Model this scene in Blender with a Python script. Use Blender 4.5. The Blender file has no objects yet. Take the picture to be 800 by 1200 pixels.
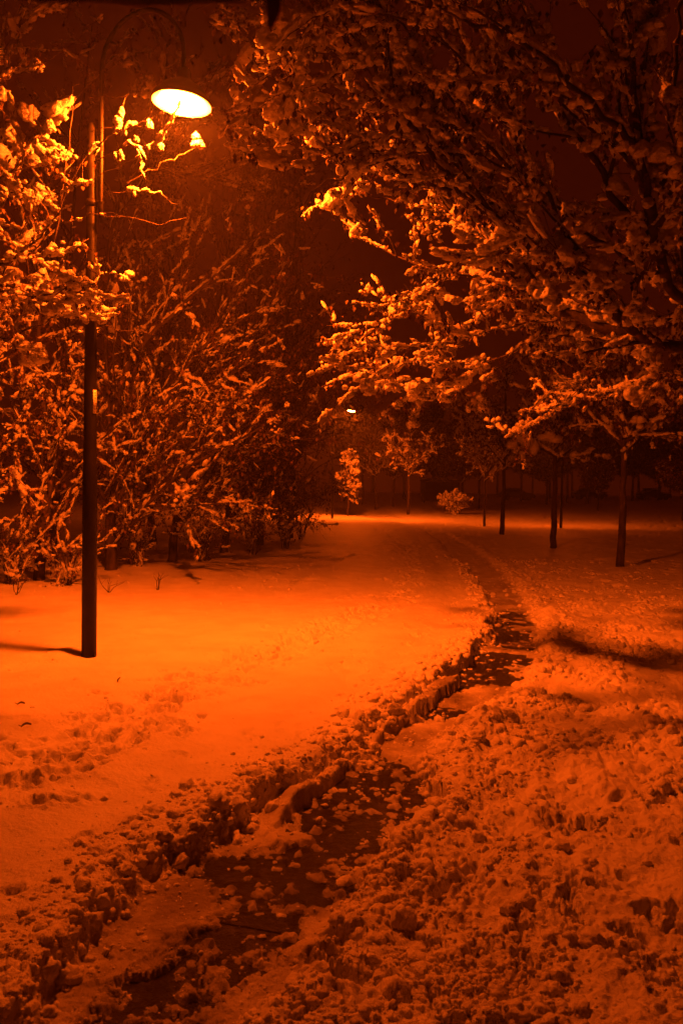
import bpy, math, random
import numpy as np
from mathutils import Matrix, Vector

# ------------------------------------------------------------------ camera, world, exposure
sc = bpy.context.scene
col = sc.collection
CAM = np.array([0.0, 0.0, 1.74])
F = 915.0
PITCH, ROLL = -1.44, 0.8
M = Matrix.Rotation(math.radians(90 + PITCH), 3, 'X') @ Matrix.Rotation(math.radians(ROLL), 3, 'Z')
cd = bpy.data.cameras.new('camera'); cam = bpy.data.objects.new('camera', cd); col.objects.link(cam)
cam.location = CAM; cam.rotation_mode = 'XYZ'; cam.rotation_euler = M.to_euler('XYZ')
cd.sensor_fit = 'VERTICAL'; cd.sensor_height = 24.0; cd.sensor_width = 16.0
cd.lens = 24.0 * F / 1200.0
cd.clip_start = 0.05; cd.clip_end = 2000
cd.dof.use_dof = True; cd.dof.focus_distance = 7.0; cd.dof.aperture_fstop = 3.5
sc.camera = cam
sc.view_settings.view_transform = 'Standard'; sc.view_settings.look = 'None'
sc.view_settings.gamma = 1; sc.view_settings.exposure = 0.0
sc.render.engine = 'CYCLES'
sc.cycles.use_denoising = True
sc.cycles.max_bounces = 6; sc.cycles.diffuse_bounces = 3; sc.cycles.volume_bounces = 0
sc.cycles.sample_clamp_indirect = 3.0
sc.cycles.caustics_reflective = False; sc.cycles.caustics_refractive = False

w = bpy.data.worlds.new('World'); sc.world = w; w.use_nodes = True
wn = w.node_tree.nodes; wl = w.node_tree.links
bg = wn['Background']
tc = wn.new('ShaderNodeTexCoord'); sep = wn.new('ShaderNodeSeparateXYZ'); ramp = wn.new('ShaderNodeValToRGB')
wl.new(tc.outputs['Generated'], sep.inputs[0]); wl.new(sep.outputs['Z'], ramp.inputs[0]); wl.new(ramp.outputs[0], bg.inputs[0])
ramp.color_ramp.elements[0].position = 0.0; ramp.color_ramp.elements[0].color = (0.042, 0.0030, 0.0003, 1)
ramp.color_ramp.elements[1].position = 0.6; ramp.color_ramp.elements[1].color = (0.030, 0.0020, 0.0003, 1)
bg.inputs[1].default_value = 1.0

LAMP_COL = (1.0, 0.093, 0.0030)

# ------------------------------------------------------------------ helpers
def ray(u, v):
    d = M @ Vector(((u - 400) / F, (600 - v) / F, -1.0))
    return np.array(d)
def gpt(u, v, z=0.0):
    d = ray(u, v); t = (z - CAM[2]) / d[2]
    return CAM + d * t
def dpt(u, v, Y):
    d = ray(u, v); return CAM + d * (Y / d[1])

def hash2(ix, iy, seed):
    h = (ix.astype(np.int64) * 374761393 + iy.astype(np.int64) * 668265263 + seed * 1442695041) & 0xFFFFFFFF
    h = ((h ^ (h >> 13)) * 1274126177) & 0xFFFFFFFF
    h = ((h ^ (h >> 16)) * 2246822519) & 0xFFFFFFFF
    return ((h ^ (h >> 15)) & 0xFFFFFF) / float(0xFFFFFF)
def vnoise(x, y, s, seed):
    x = x / s; y = y / s
    ix = np.floor(x); iy = np.floor(y); fx = x - ix; fy = y - iy
    fx = fx * fx * fx * (fx * (fx * 6 - 15) + 10); fy = fy * fy * fy * (fy * (fy * 6 - 15) + 10)
    a = hash2(ix, iy, seed); b = hash2(ix + 1, iy, seed); c = hash2(ix, iy + 1, seed); d = hash2(ix + 1, iy + 1, seed)
    return ((a * (1 - fx) + b * fx) * (1 - fy) + (c * (1 - fx) + d * fx) * fy) * 2 - 1
def fbm(x, y, s, seed, octv=4, gain=0.5):
    r = 0; a = 1.0; t = 0
    for i in range(octv):
        c, sn = math.cos(i * 1.1), math.sin(i * 1.1)
        r = r + a * vnoise(x * c - y * sn, x * sn + y * c, s, seed + i * 17); t += a
        a *= gain; s *= 0.5
    return r / t
def clods(x, y, s, seed, prob=0.7, hr=0.7):
    """rounded lumps of snow: max over random domes"""
    wx = x + 0.35 * s * vnoise(x, y, s * 0.45, seed + 5); wy = y + 0.35 * s * vnoise(x, y, s * 0.45, seed + 9)
    gx = np.floor(wx / s); gy = np.floor(wy / s)
    out = np.zeros_like(x)
    for dx in (-1, 0, 1):
        for dy in (-1, 0, 1):
            cx = gx + dx; cy = gy + dy
            px = (cx + hash2(cx, cy, seed + 1)) * s; py = (cy + hash2(cx, cy, seed + 2)) * s
            r = s * (0.3 + 0.6 * hash2(cx, cy, seed + 3)); on = hash2(cx, cy, seed + 4) < prob
            d2 = ((wx - px) ** 2 + (wy - py) ** 2) / (r * r)
            h = np.sqrt(np.clip(1 - d2, 0, 1)) * r * hr * on
            out = np.maximum(out, h)
    return out
def sstep(a, b, x):
    t = np.clip((x - a) / (b - a), 0, 1); return t * t * (3 - 2 * t)
def poly_dist(x, y, P):
    """distance, signed side (+ = right of direction of travel), arc position"""
    best = np.full(x.shape, 1e9); side = np.zeros(x.shape)
    for (ax, ay), (bx, by) in zip(P[:-1], P[1:]):
        ex, ey = bx - ax, by - ay; L2 = ex * ex + ey * ey
        t = np.clip(((x - ax) * ex + (y - ay) * ey) / L2, 0, 1)
        dx = x - (ax + t * ex); dy = y - (ay + t * ey); d = np.hypot(dx, dy)
        cr = (ex * (y - ay) - ey * (x - ax))
        m = d < best
        best = np.where(m, d, best); side = np.where(m, np.where(cr < 0, 1.0, -1.0), side)
    return best, side
def smooth_poly(P, n=6):
    P = np.array(P); out = []
    for i in range(len(P) - 1):
        p0 = P[max(i - 1, 0)]; p1 = P[i]; p2 = P[i + 1]; p3 = P[min(i + 2, len(P) - 1)]
        for k in range(n):
            t = k / n
            out.append(0.5 * ((2 * p1) + (-p0 + p2) * t + (2 * p0 - 5 * p1 + 4 * p2 - p3) * t * t + (-p0 + 3 * p1 - 3 * p2 + p3) * t ** 3))
    out.append(P[-1]); return np.array(out)

def mesh_np(name, V, faces, mat=None, smooth=True):
    """faces: list of int arrays (M,k)"""
    me = bpy.data.meshes.new(name)
    V = np.asarray(V, dtype=np.float32)
    faces = [f for f in faces if len(f)]
    nl = sum(f.size for f in faces); nf = sum(len(f) for f in faces)
    me.vertices.add(len(V)); me.vertices.foreach_set('co', V.ravel())
    me.loops.add(nl); me.polygons.add(nf)
    me.loops.foreach_set('vertex_index', np.concatenate([f.ravel() for f in faces]).astype(np.int32))
    sizes = np.concatenate([np.full(len(f), f.shape[1]) for f in faces])
    starts = np.concatenate([[0], np.cumsum(sizes)[:-1]]).astype(np.int32)
    me.polygons.foreach_set('loop_start', starts)
    me.update(calc_edges=True); me.validate()
    if smooth: me.polygons.foreach_set('use_smooth', np.ones(len(me.polygons), dtype=bool))
    if mat: me.materials.append(mat)
    return me

class MB:
    def __init__(s): s.V = []; s.T = []; s.Q = []; s.n = 0
    def add(s, V, T=None, Q=None):
        V = np.asarray(V, float).reshape(-1, 3)
        if T is not None and len(T): s.T.append(np.asarray(T) + s.n)
        if Q is not None and len(Q): s.Q.append(np.asarray(Q) + s.n)
        s.V.append(V); s.n += len(V)
    def tube(s, P, R, n=6, cap=False):
        P = np.asarray(P, float); R = np.asarray(R, float); k = len(P)
        T = np.gradient(P, axis=0); T /= np.linalg.norm(T, axis=1)[:, None] + 1e-12
        ref = np.array([0.13, 0.27, 0.95]) if abs(T[:, 2].mean()) < 0.8 else np.array([0.95, 0.2, 0.1])
        A = np.cross(T, ref); A /= np.linalg.norm(A, axis=1)[:, None] + 1e-12
        B = np.cross(T, A)
        a = np.arange(n) * 2 * math.pi / n
        V = P[:, None] + R[:, None, None] * (A[:, None] * np.cos(a)[None, :, None] + B[:, None] * np.sin(a)[None, :, None])
        i = np.arange(k - 1)[:, None] * n; j = np.arange(n)[None]; j2 = (j + 1) % n
        Q = np.stack([i + j, i + j2, i + n + j2, i + n + j], -1).reshape(-1, 4)
        V = V.reshape(-1, 3)
        if cap:
            V = np.vstack([V, P[0], P[-1]]); c0 = k * n; jj = np.arange(n); jn = (jj + 1) % n
            T_ = np.vstack([np.stack([jn, jj, np.full(n, c0)], -1), np.stack([(k - 1) * n + jj, (k - 1) * n + jn, np.full(n, c0 + 1)], -1)])
            s.add(V, T_, Q)
        else: s.add(V, None, Q)
    def lathe(s, prof, n=32, mat=None):
        """prof list of (r,z); mat 4x4 optional"""
        prof = np.array(prof, float); a = np.arange(n) * 2 * math.pi / n; k = len(prof)
        V = np.stack([prof[:, 0][:, None] * np.cos(a), prof[:, 0][:, None] * np.sin(a), np.repeat(prof[:, 1][:, None], n, 1)], -1).reshape(-1, 3)
        i = np.arange(k - 1)[:, None] * n; j = np.arange(n)[None]; j2 = (j + 1) % n
        Q = np.stack([i + j, i + j2, i + n + j2, i + n + j], -1).reshape(-1, 4)
        if mat is not None: V = V @ np.array(mat)[:3, :3].T + np.array(mat)[:3, 3]
        s.add(V, None, Q)
    def box(s, c, size, rot=None):
        c = np.array(c, float); h = np.array(size, float) / 2
        V = np.array([[x, y, z] for x in (-1, 1) for y in (-1, 1) for z in (-1, 1)], float) * h
        if rot is not None: V = V @ np.array(rot).T
        s.add(V + c, None, [[0, 1, 3, 2], [4, 6, 7, 5], [0, 4, 5, 1], [2, 3, 7, 6], [0, 2, 6, 4], [1, 5, 7, 3]])
    def mesh(s, name, mat, smooth=True):
        V = np.vstack(s.V) if s.V else np.zeros((0, 3))
        return mesh_np(name, V, [np.vstack(x) for x in (s.T, s.Q) if x], mat, smooth)
    def obj(s, name, mat, parent=None, smooth=True):
        o = bpy.data.objects.new(name, s.mesh(name, mat, smooth)); col.objects.link(o)
        if parent is not None: o.parent = parent
        return o
def empty(name, loc, label=None, cat=None, group=None):
    o = bpy.data.objects.new(name, None); col.objects.link(o); o.location = loc; o.empty_display_size = 0.2
    if label: tag(o, label, cat, group)
    return o
def tag(o, label, cat, group=None):
    o['label'] = label; o['category'] = cat
    if group: o['group'] = group
def copy_tree(o, parent=None):
    c = o.copy(); col.objects.link(c)
    if parent is not None: c.parent = parent
    for ch in list(o.children): copy_tree(ch, c)
    return c

# ------------------------------------------------------------------ materials
def newmat(name):
    m = bpy.data.materials.new(name); m.use_nodes = True; m.node_tree.nodes.clear()
    return m, m.node_tree.nodes, m.node_tree.links
def bump_chain(n, l, specs, normal_in, coords='Object'):
    t = n.new('ShaderNodeTexCoord'); prev = None
    for scale, dist, det in specs:
        no = n.new('ShaderNodeTexNoise'); no.inputs['Scale'].default_value = scale; no.inputs['Detail'].default_value = det
        no.inputs['Roughness'].default_value = 0.65
        l.new(t.outputs[coords], no.inputs['Vector'])
        b = n.new('ShaderNodeBump'); b.inputs['Distance'].default_value = dist; b.inputs['Strength'].default_value = 1.0
        l.new(no.outputs['Fac'], b.inputs['Height'])
        if prev: l.new(prev.outputs[0], b.inputs['Normal'])
        prev = b
    for i in normal_in: l.new(prev.outputs[0], i)
def snow_mat(name, trans, specs, colr=(0.80, 0.79, 0.80), spots=False):
    m, n, l = newmat(name)
    out = n.new('ShaderNodeOutputMaterial')
    p = n.new('ShaderNodeBsdfPrincipled'); p.inputs['Base Color'].default_value = (*colr, 1); p.inputs['Roughness'].default_value = 0.55
    p.inputs['Specular IOR Level'].default_value = 0.25
    t = n.new('ShaderNodeTexCoord'); no = n.new('ShaderNodeTexNoise'); no.inputs['Scale'].default_value = 3.0; no.inputs['Detail'].default_value = 6
    l.new(t.outputs['Object'], no.inputs['Vector'])
    r = n.new('ShaderNodeValToRGB'); r.color_ramp.elements[0].position = 0.3; r.color_ramp.elements[1].position = 0.6
    r.color_ramp.elements[0].color = (colr[0] * .86, colr[1] * .85, colr[2] * .84, 1); r.color_ramp.elements[1].color = (*colr, 1)
    l.new(no.outputs['Fac'], r.inputs[0]); l.new(r.outputs[0], p.inputs['Base Color'])
    if trans > 0:
        tr = n.new('ShaderNodeBsdfTranslucent'); tr.inputs[0].default_value = (0.85, 0.8, 0.75, 1)
        mx = n.new('ShaderNodeMixShader'); mx.inputs[0].default_value = trans
        l.new(p.outputs[0], mx.inputs[1]); l.new(tr.outputs[0], mx.inputs[2]); l.new(mx.outputs[0], out.inputs[0])
        bump_chain(n, l, specs, [p.inputs['Normal'], tr.inputs['Normal']])
    else:
        l.new(p.outputs[0], out.inputs[0]); bump_chain(n, l, specs, [p.inputs['Normal']])
    return m
M_SNOW = snow_mat('snow_ground', 0.0, [(260, 0.0035, 2), (45, 0.014, 5)])
def add_slush(m):      # dirty trodden slush along the walked lane
    n = m.node_tree.nodes; l = m.node_tree.links; p = n['Principled BSDF']
    src = p.inputs['Base Color'].links[0].from_socket
    at = n.new('ShaderNodeAttribute'); at.attribute_name = 'slush'
    mx = n.new('ShaderNodeMix'); mx.data_type = 'RGBA'; l.new(at.outputs['Fac'], mx.inputs[0]); l.new(src, mx.inputs[6]); mx.inputs[7].default_value = (0.26, 0.24, 0.22, 1)
    l.new(mx.outputs[2], p.inputs['Base Color'])
add_slush(M_SNOW)
M_CLOD = snow_mat('snow_clods', 0.12, [(120, 0.004, 3), (40, 0.010, 3)])
M_CLUMP = snow_mat('snow_on_branches', 0.22, [(90, 0.008, 3), (22, 0.03, 3)])
def plain(name, c1, c2, scale, rough, specs=None, spec=0.4, metal=0.0, stretch=None):
    m, n, l = newmat(name); out = n.new('ShaderNodeOutputMaterial'); p = n.new('ShaderNodeBsdfPrincipled')
    t = n.new('ShaderNodeTexCoord'); no = n.new('ShaderNodeTexNoise'); no.inputs['Scale'].default_value = scale; no.inputs['Detail'].default_value = 6
    mp = n.new('ShaderNodeMapping'); l.new(t.outputs['Object'], mp.inputs[0]); l.new(mp.outputs[0], no.inputs['Vector'])
    if stretch: mp.inputs['Scale'].default_value = stretch
    r = n.new('ShaderNodeValToRGB'); r.color_ramp.elements[0].position = 0.35; r.color_ramp.elements[1].position = 0.65
    r.color_ramp.elements[0].color = (*c1, 1); r.color_ramp.elements[1].color = (*c2, 1)
    l.new(no.outputs['Fac'], r.inputs[0]); l.new(r.outputs[0], p.inputs['Base Color'])
    p.inputs['Roughness'].default_value = rough; p.inputs['Specular IOR Level'].default_value = spec; p.inputs['Metallic'].default_value = metal
    l.new(p.outputs[0], out.inputs[0])
    if specs: bump_chain(n, l, specs, [p.inputs['Normal']])
    return m
M_BARK = plain('bark', (0.035, 0.028, 0.022), (0.09, 0.07, 0.055), 14, 0.85, [(60, 0.01, 4)], 0.15, stretch=(1, 1, 0.25))
M_TWIG = plain('twig_bark', (0.16, 0.12, 0.09), (0.34, 0.28, 0.22), 20, 0.7, None, 0.3)
M_LEAF = plain('dead_leaf', (0.05, 0.03, 0.015), (0.14, 0.08, 0.03), 8, 0.7, None, 0.2)
M_ASPHALT = plain('wet_asphalt', (0.012, 0.011, 0.010), (0.035, 0.032, 0.03), 30, 0.45, [(220, 0.006, 3), (30, 0.01, 3)], 0.5)
M_POST = plain('dark_painted_metal', (0.007, 0.007, 0.007), (0.012, 0.011, 0.011), 6, 0.45, [(120, 0.0005, 2)], 0.16)
M_STICKER = plain('pale_sticker', (0.62, 0.60, 0.55), (0.7, 0.68, 0.62), 40, 0.5)
M_ENAMEL = plain('white_enamel', (0.7, 0.7, 0.68), (0.8, 0.8, 0.78), 5, 0.3)
M_INK = plain('sticker_print', (0.16, 0.12, 0.10), (0.2, 0.16, 0.12), 40, 0.6)
def asphalt():
    m, n, l = newmat('wet_asphalt'); out = n.new('ShaderNodeOutputMaterial'); p = n.new('ShaderNodeBsdfPrincipled'); t = n.new('ShaderNodeTexCoord')
    a = n.new('ShaderNodeTexNoise'); a.inputs['Scale'].default_value = 14; a.inputs['Detail'].default_value = 9; a.inputs['Roughness'].default_value = 0.75
    r = n.new('ShaderNodeValToRGB'); e = r.color_ramp.elements; e[0].position = 0.52; e[0].color = (0.016, 0.015, 0.014, 1); e[1].position = 0.78; e[1].color = (0.22, 0.21, 0.20, 1)
    l.new(t.outputs['Object'], a.inputs['Vector']); l.new(a.outputs['Fac'], r.inputs[0]); l.new(r.outputs[0], p.inputs['Base Color']); p.inputs['Roughness'].default_value = 0.33
    l.new(p.outputs[0], out.inputs[0]); bump_chain(n, l, [(14, 0.07, 8), (150, 0.015, 3)], [p.inputs['Normal']]); return m
M_ASPHALT = asphalt()
M_KERB = plain('kerb_stone', (0.16, 0.15, 0.14), (0.26, 0.25, 0.23), 12, 0.8, [(80, 0.004, 3)])
def emis(name, c, s):
    m, n, l = newmat(name); out = n.new('ShaderNodeOutputMaterial'); e = n.new('ShaderNodeEmission')
    e.inputs[0].default_value = (*c, 1); e.inputs[1].default_value = s; l.new(e.outputs[0], out.inputs[0]); return m
def lamp_glass(name, S):
    # wide-angle street optic; emission dimmed toward the camera, standing in for lens vignetting
    m, n, l = newmat(name); out = n.new('ShaderNodeOutputMaterial'); e = n.new('ShaderNodeEmission')
    ge = n.new('ShaderNodeNewGeometry'); sp = n.new('ShaderNodeSeparateXYZ'); l.new(ge.outputs['Incoming'], sp.inputs[0])
    def mt(op, a, b=None, c=None):
        q = n.new('ShaderNodeMath'); q.operation = op
        for i_, v_ in enumerate((a, b, c)):
            if v_ is None: continue
            if hasattr(v_, 'is_output'): l.new(v_, q.inputs[i_])
            else: q.inputs[i_].default_value = v_
        return q.outputs[0]
    c = mt('MAXIMUM', mt('MULTIPLY', sp.outputs['Z'], -1.0), 0.25); c = mt('POWER', c, 0.55)
    mr = n.new('ShaderNodeMapRange'); mr.interpolation_type = 'SMOOTHSTEP'; l.new(sp.outputs['Y'], mr.inputs[0])
    mr.inputs[1].default_value = -0.7; mr.inputs[2].default_value = 0.45; mr.inputs[3].default_value = 0.365; mr.inputs[4].default_value = 1.0
    l.new(mt('MULTIPLY', mt('DIVIDE', mr.outputs[0], c), S), e.inputs[1]); e.inputs[0].default_value = (*LAMP_COL, 1)
    l.new(e.outputs[0], out.inputs[0]); return m
M_LIGHT = lamp_glass('lamp_glass', 3250.0)
M_LIGHT_FAR = lamp_glass('far_lamp_glass', 5000.0)
M_LIGHT_DIM = lamp_glass('dim_lamp_glass', 650.0)

# ------------------------------------------------------------------ layout lines (pixels on the ground -> metres)
def gl(P, z=0.05): return smooth_poly([gpt(u, v, z)[:2] for u, v in P])
EDGE = gl([(-60, 1290), (60, 1168), (160, 1050), (268, 968), (330, 925), (410, 882), (480, 826), (545, 775), (574, 742), (572, 705), (548, 672), (520, 645), (498, 626), (470, 615), (430, 609), (385, 606)])
KERB = gl([(60, 1230), (213, 1062), (272, 1005), (345, 945), (395, 906), (470, 850)])
REDGE = gl([(190, 1330), (285, 1215), (340, 1145), (395, 1065), (448, 1003), (487, 952), (500, 900), (535, 850), (592, 812), (627, 772), (630, 735), (613, 700), (590, 672), (560, 648), (530, 630), (500, 617), (470, 608)])
TRACK_L = gl([(-40, 960), (40, 925), (100, 890), (160, 855), (230, 815), (330, 770), (420, 730), (470, 700), (480, 670), (470, 640), (440, 622)])
TRACK_L2 = gl([(215, 880), (190, 840), (200, 800)])
TRACK_R = gl([(800, 1180), (700, 980), (660, 860), (680, 780), (650, 720), (620, 680), (570, 645), (530, 622), (480, 611)])
PATCH = [(440, 930, .42), (470, 945, .30), (400, 965, .34), (560, 790, .55), (520, 800, .40), (600, 775, .35), (310, 1030, .26), (345, 1010, .25), (265, 1115, .24),
         (230, 1150, .22), (290, 1090, .2), (520, 835, .22), (360, 1050, .2), (160, 1190, .18), (420, 905, .3), (575, 745, .5), (585, 770, .4)]
PATCHW = [(*gpt(u, v, 0.0)[:2], r) for u, v, r in PATCH]
rs = np.random.RandomState(4)
# foot prints as ellipses on each track
PRINTS = []
def prints(P, n, off, depth, lo=0.0, hi=1.0):
    seg = np.linalg.norm(np.diff(P, axis=0), axis=1); cum = np.concatenate([[0], np.cumsum(seg)])
    for k in range(n):
        s = cum[-1] * (lo + (hi - lo) * rs.rand()); i = min(np.searchsorted(cum, s) - 1, len(P) - 2); i = max(i, 0)
        t = (s - cum[i]) / max(seg[i], 1e-6); p = P[i] * (1 - t) + P[i + 1] * t; d = (P[i + 1] - P[i]) / max(seg[i], 1e-6)
        nrm = np.array([-d[1], d[0]]); p = p + nrm * rs.normal(0, off)
        a = math.atan2(d[1], d[0]) + rs.normal(0, 0.7)
        PRINTS.append((p[0], p[1], a, 0.045 + 0.05 * rs.rand(), 0.035 + 0.025 * rs.rand(), depth * (0.3 + 0.8 * rs.rand())))
prints(TRACK_L, 620, 0.19, 0.055); prints(TRACK_L, 260, 0.22, 0.06, 0, 0.24); prints(TRACK_L2, 30, 0.08, 0.04); prints(TRACK_R, 170, 0.35, 0.03)
prints(EDGE - np.array([0.5, 0]), 90, 0.2, 0.03, 0, .6)
for u, v in [(480, 690), (560, 640), (520, 1070), (545, 1050), (700, 700), (740, 720), (620, 620), (655, 610), (690, 612)]:
    p = gpt(u, v)[:2]; PRINTS.append((p[0], p[1], 1.3, 0.15, 0.06, 0.05))

POSTXY = gpt(104.5, 765, 0.16)
def snow_height(x, y, aux=False):
    d, side = poly_dist(x, y, EDGE)
    sd = d * side                                   # + = path side
    sd = sd + 0.13 * fbm(x, y, 0.34, 11, 5, 0.62) + 0.07 * vnoise(x, y, 1.1, 12)
    far = sstep(12, 45, np.hypot(x, y))
    lawn = 0.17 + 0.035 * fbm(x, y, 3.2, 3, 3) + 0.017 * fbm(x, y, 0.42, 5, 6, 0.62) - 0.6 * clods(x, y, 0.10, 15, 0.05, 0.3) - 0.5 * clods(x, y, 0.3, 16, 0.04, 0.25)
    big = 0.05 * fbm(x, y, 9.0, 8, 2)
    # trodden snow right of the edge
    tr = 1 - sstep(1.6, 4.2, sd + 1.0 * vnoise(x, y, 2.2, 21)) * 0.92
    tr = np.maximum(tr * (1 - 0.75 * far), 0.9 * np.exp(-((x - 10) / 6) ** 2 - ((y - 39) / 7) ** 2))
    zone = np.clip(fbm(x, y, 0.8, 59, 3) * 1.3 + 0.75, 0.25, 1.3)
    bil = np.zeros_like(x); am = 1.0; ss = 0.30
    for o_ in range(5):
        cc, s2 = math.cos(o_ * 1.3 + .4), math.sin(o_ * 1.3 + .4)
        bil = bil + am * np.abs(vnoise(x * cc - y * s2, x * s2 + y * cc, ss, 301 + o_ * 7)); am *= 0.56; ss *= 0.52
    c = zone * (0.030 * bil + 0.30 * clods(x, y, 0.085, 41, 0.2, 0.55) + 0.5 * clods(x, y, 0.042, 47, 0.3, 0.7) + 0.6 * clods(x, y, 0.021, 49, 0.4, 0.8))
    rough = 0.018 * fbm(x, y, 0.13, 51, 5, 0.62)
    right = 0.07 + 0.035 * fbm(x, y, 0.9, 55, 4) + 0.03 * tr * fbm(x, y, 0.26, 56, 4, 0.55) + tr * (c * 0.9 + rough * 0.6) - 0.02 * tr
    right = right + (1 - tr) * (0.06 + 0.008 * fbm(x, y, 0.3, 57, 4) + 0.012 * fbm(x, y, 0.9, 58, 3))
    d2, s2_ = poly_dist(x, y, REDGE); d2 = d2 * s2_ + 0.10 * fbm(x, y, 0.4, 63, 4) * (1 + 2 * far)
    lane = (1 - sstep(-0.10, 0.10, d2)) * (1 - 0.55 * sstep(14, 32, np.hypot(x, y)))
    right = right + 0.05 * np.exp(-((d2 - 0.18) / 0.14) ** 2) * (1 - far)
    lane_h = 0.016 + c * 0.30 + rough * 0.9 + 0.014 * fbm(x, y, 0.5, 61, 3) + 0.010 * fbm(x * .62 + y * .78, (y * .62 - x * .78) * .35, 0.10, 62, 3)
    hpath = right * (1 - lane) + lane_h * lane
    pm = np.zeros_like(x)
    for px, py, r in PATCHW:
        pm = np.maximum(pm, np.exp(-((x - px) ** 2 + (y - py) ** 2) / (r * r * 0.75)))
    rag = 0.75 * fbm(x, y, 0.22, 71, 6, 0.72) + 0.3 * fbm(x * 0.6 + y * 0.8, y * 0.6 - x * 0.8, 0.5, 75, 2)
    pm2 = sstep(0.22, 0.50, pm + rag)
    hpath = hpath * (1 - pm2) + pm2 * (-0.010 + 0.8 * clods(x, y, 0.05, 77, 0.22, 0.7) + 0.7 * clods(x, y, 0.024, 78, 0.4, 0.8) + 0.022 * fbm(x, y, 0.11, 79, 5, 0.7))
    # lawn side, churned close to the edge
    ch = np.exp(-np.clip(-sd, 0, None) / 0.28) * (1 - 0.7 * far)
    lawn2 = lawn + ch * (c * 0.8 + rough - 0.03) - 0.03 * np.exp(-((sd + 0.55) / 0.2) ** 2) * (1 - far)
    # lower ledge between bank and kerb
    dk, sk = poly_dist(x, y, KERB)
    # left track roughness
    dl, _ = poly_dist(x, y, TRACK_L)
    tl = np.exp(-(dl / 0.34) ** 2); lawn2 = lawn2 + tl * (0.010 * fbm(x, y, 0.11, 81, 3) + 0.2 * clods(x, y, 0.09, 83, 0.35, 0.6) - 0.012)
    wd_ = 0.03 + 0.10 * np.clip(vnoise(x, y, 0.7, 93) + .3, 0, 1); k = sstep(-wd_, wd_, sd)
    h = lawn2 * (1 - k) + hpath * k
    # the ledge: path side strip left of KERB keeps 7 cm of crust
    m = (dk < 1.5) & (sd > 0.02)
    ledge = (1 - sstep(-0.018, 0.012, dk * sk + 0.02 * vnoise(x, y, 0.12, 91))) * sstep(0.02, 0.06, sd) * sstep(-0.25, 0.05, vnoise(x, y, 0.8, 94))
    h = np.where(m, h + ledge * np.clip(0.068 + c * 1.3 + 0.025 * fbm(x, y, 0.12, 92, 4) - h, 0, 0.12), h)
    # prints
    for (px, py, a, ra, rb, dep) in PRINTS:
        if math.hypot(px, py) > 60: continue
        m = (np.abs(x - px) < 0.35) & (np.abs(y - py) < 0.35)
        if not m.any(): continue
        xx = x[m] - px; yy = y[m] - py
        ca, sa = math.cos(a), math.sin(a)
        q = np.sqrt(((xx * ca + yy * sa) / ra) ** 2 + ((-xx * sa + yy * ca) / rb) ** 2) + 0.45 * vnoise(xx + px, yy + py, 0.045, 97) + 0.25 * vnoise(xx + px, yy + py, 0.02, 98)
        hh = h[m]; hh = hh - dep * (1 - sstep(0.45, 1.1, q)) + dep * 0.22 * np.exp(-((q - 1.35) / 0.25) ** 2)
        h[m] = hh
    # boot print with a lugged sole, bottom left
    b = gpt(162, 1132, 0.03)[:2]; ax = np.array([0.80, 0.60]); ay = np.array([-0.60, 0.80])
    m = (np.abs(x - b[0]) < 0.3) & (np.abs(y - b[1]) < 0.3)
    if m.any():
        xx = (x[m] - b[0]); yy = (y[m] - b[1]); uu = xx * ax[0] + yy * ax[1]; vv = xx * ay[0] + yy * ay[1]
        sole = np.minimum(1 - sstep(0.9, 1.06, np.sqrt(((uu - 0.05) / 0.10) ** 2 + (vv / 0.052) ** 2)), 1)
        heel = (1 - sstep(0.038, 0.043, np.abs(uu + 0.115))) * (1 - sstep(0.036, 0.041, np.abs(vv)))
        ang = np.arctan2(vv, uu - 0.05)
        lug = 0.006 * np.sign(np.sin(ang * 13)) * (np.hypot((uu - .05) / 0.10, vv / 0.052) > 0.45)
        hh = h[m]
        hh = hh * (1 - sole) + sole * (0.022 + lug)
        hh = hh * (1 - heel) + heel * 0.045
        h[m] = hh
    h = h - 0.035 * np.exp(-(np.hypot(x - POSTXY[0], y - POSTXY[1]) / 0.13) ** 2) + 0.02 * np.exp(-((np.hypot(x - POSTXY[0], y - POSTXY[1]) - 0.3) / 0.1) ** 2)
    hh_ = h + big * sstep(3, 12, np.hypot(x, y)) + terrain(x, y)
    if aux: return hh_, sd, d2, tr, zone, dl
    return hh_
def terrain(x, y):
    return 1.75 * sstep(34, 150, y)
def H(x, y):
    return float(snow_height(np.array([float(x)]), np.array([float(y)]))[0])

# ------------------------------------------------------------------ ground snow sheet
def ring_grid(a_fine, a_step, r0, rfine, rstep, rfar):
    a = np.concatenate([np.arange(-180, -a_fine, 4.0), np.arange(-a_fine, a_fine, a_step), np.arange(a_fine, 180, 4.0)])
    r = [0.02, 0.5, 1.0, 1.3]
    x = r0
    while x < rfine: r.append(x); x *= 1 + rstep
    while x < rfar: r.append(x); x *= 1.025
    return np.radians(a), np.array(r)
A, Rr = ring_grid(38, 0.105, 1.6, 32, 0.0030, 900)
na, nr = len(A), len(Rr)
RR, AA = np.meshgrid(Rr, A, indexing='ij')
gx = (RR * np.sin(AA)).ravel(); gy = (RR * np.cos(AA)).ravel()
gz, a_sd, a_d2, a_tr, a_zn, a_dl = snow_height(gx, gy, True)
i = np.arange(nr - 1)[:, None] * na; j = np.arange(na)[None]; j2 = (j + 1) % na
Q = np.stack([i + j, i + j2, i + na + j2, i + na + j], -1).reshape(-1, 4)[:, ::-1]
me = mesh_np('snow_ground', np.stack([gx, gy, gz], -1), [Q], M_SNOW)
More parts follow.
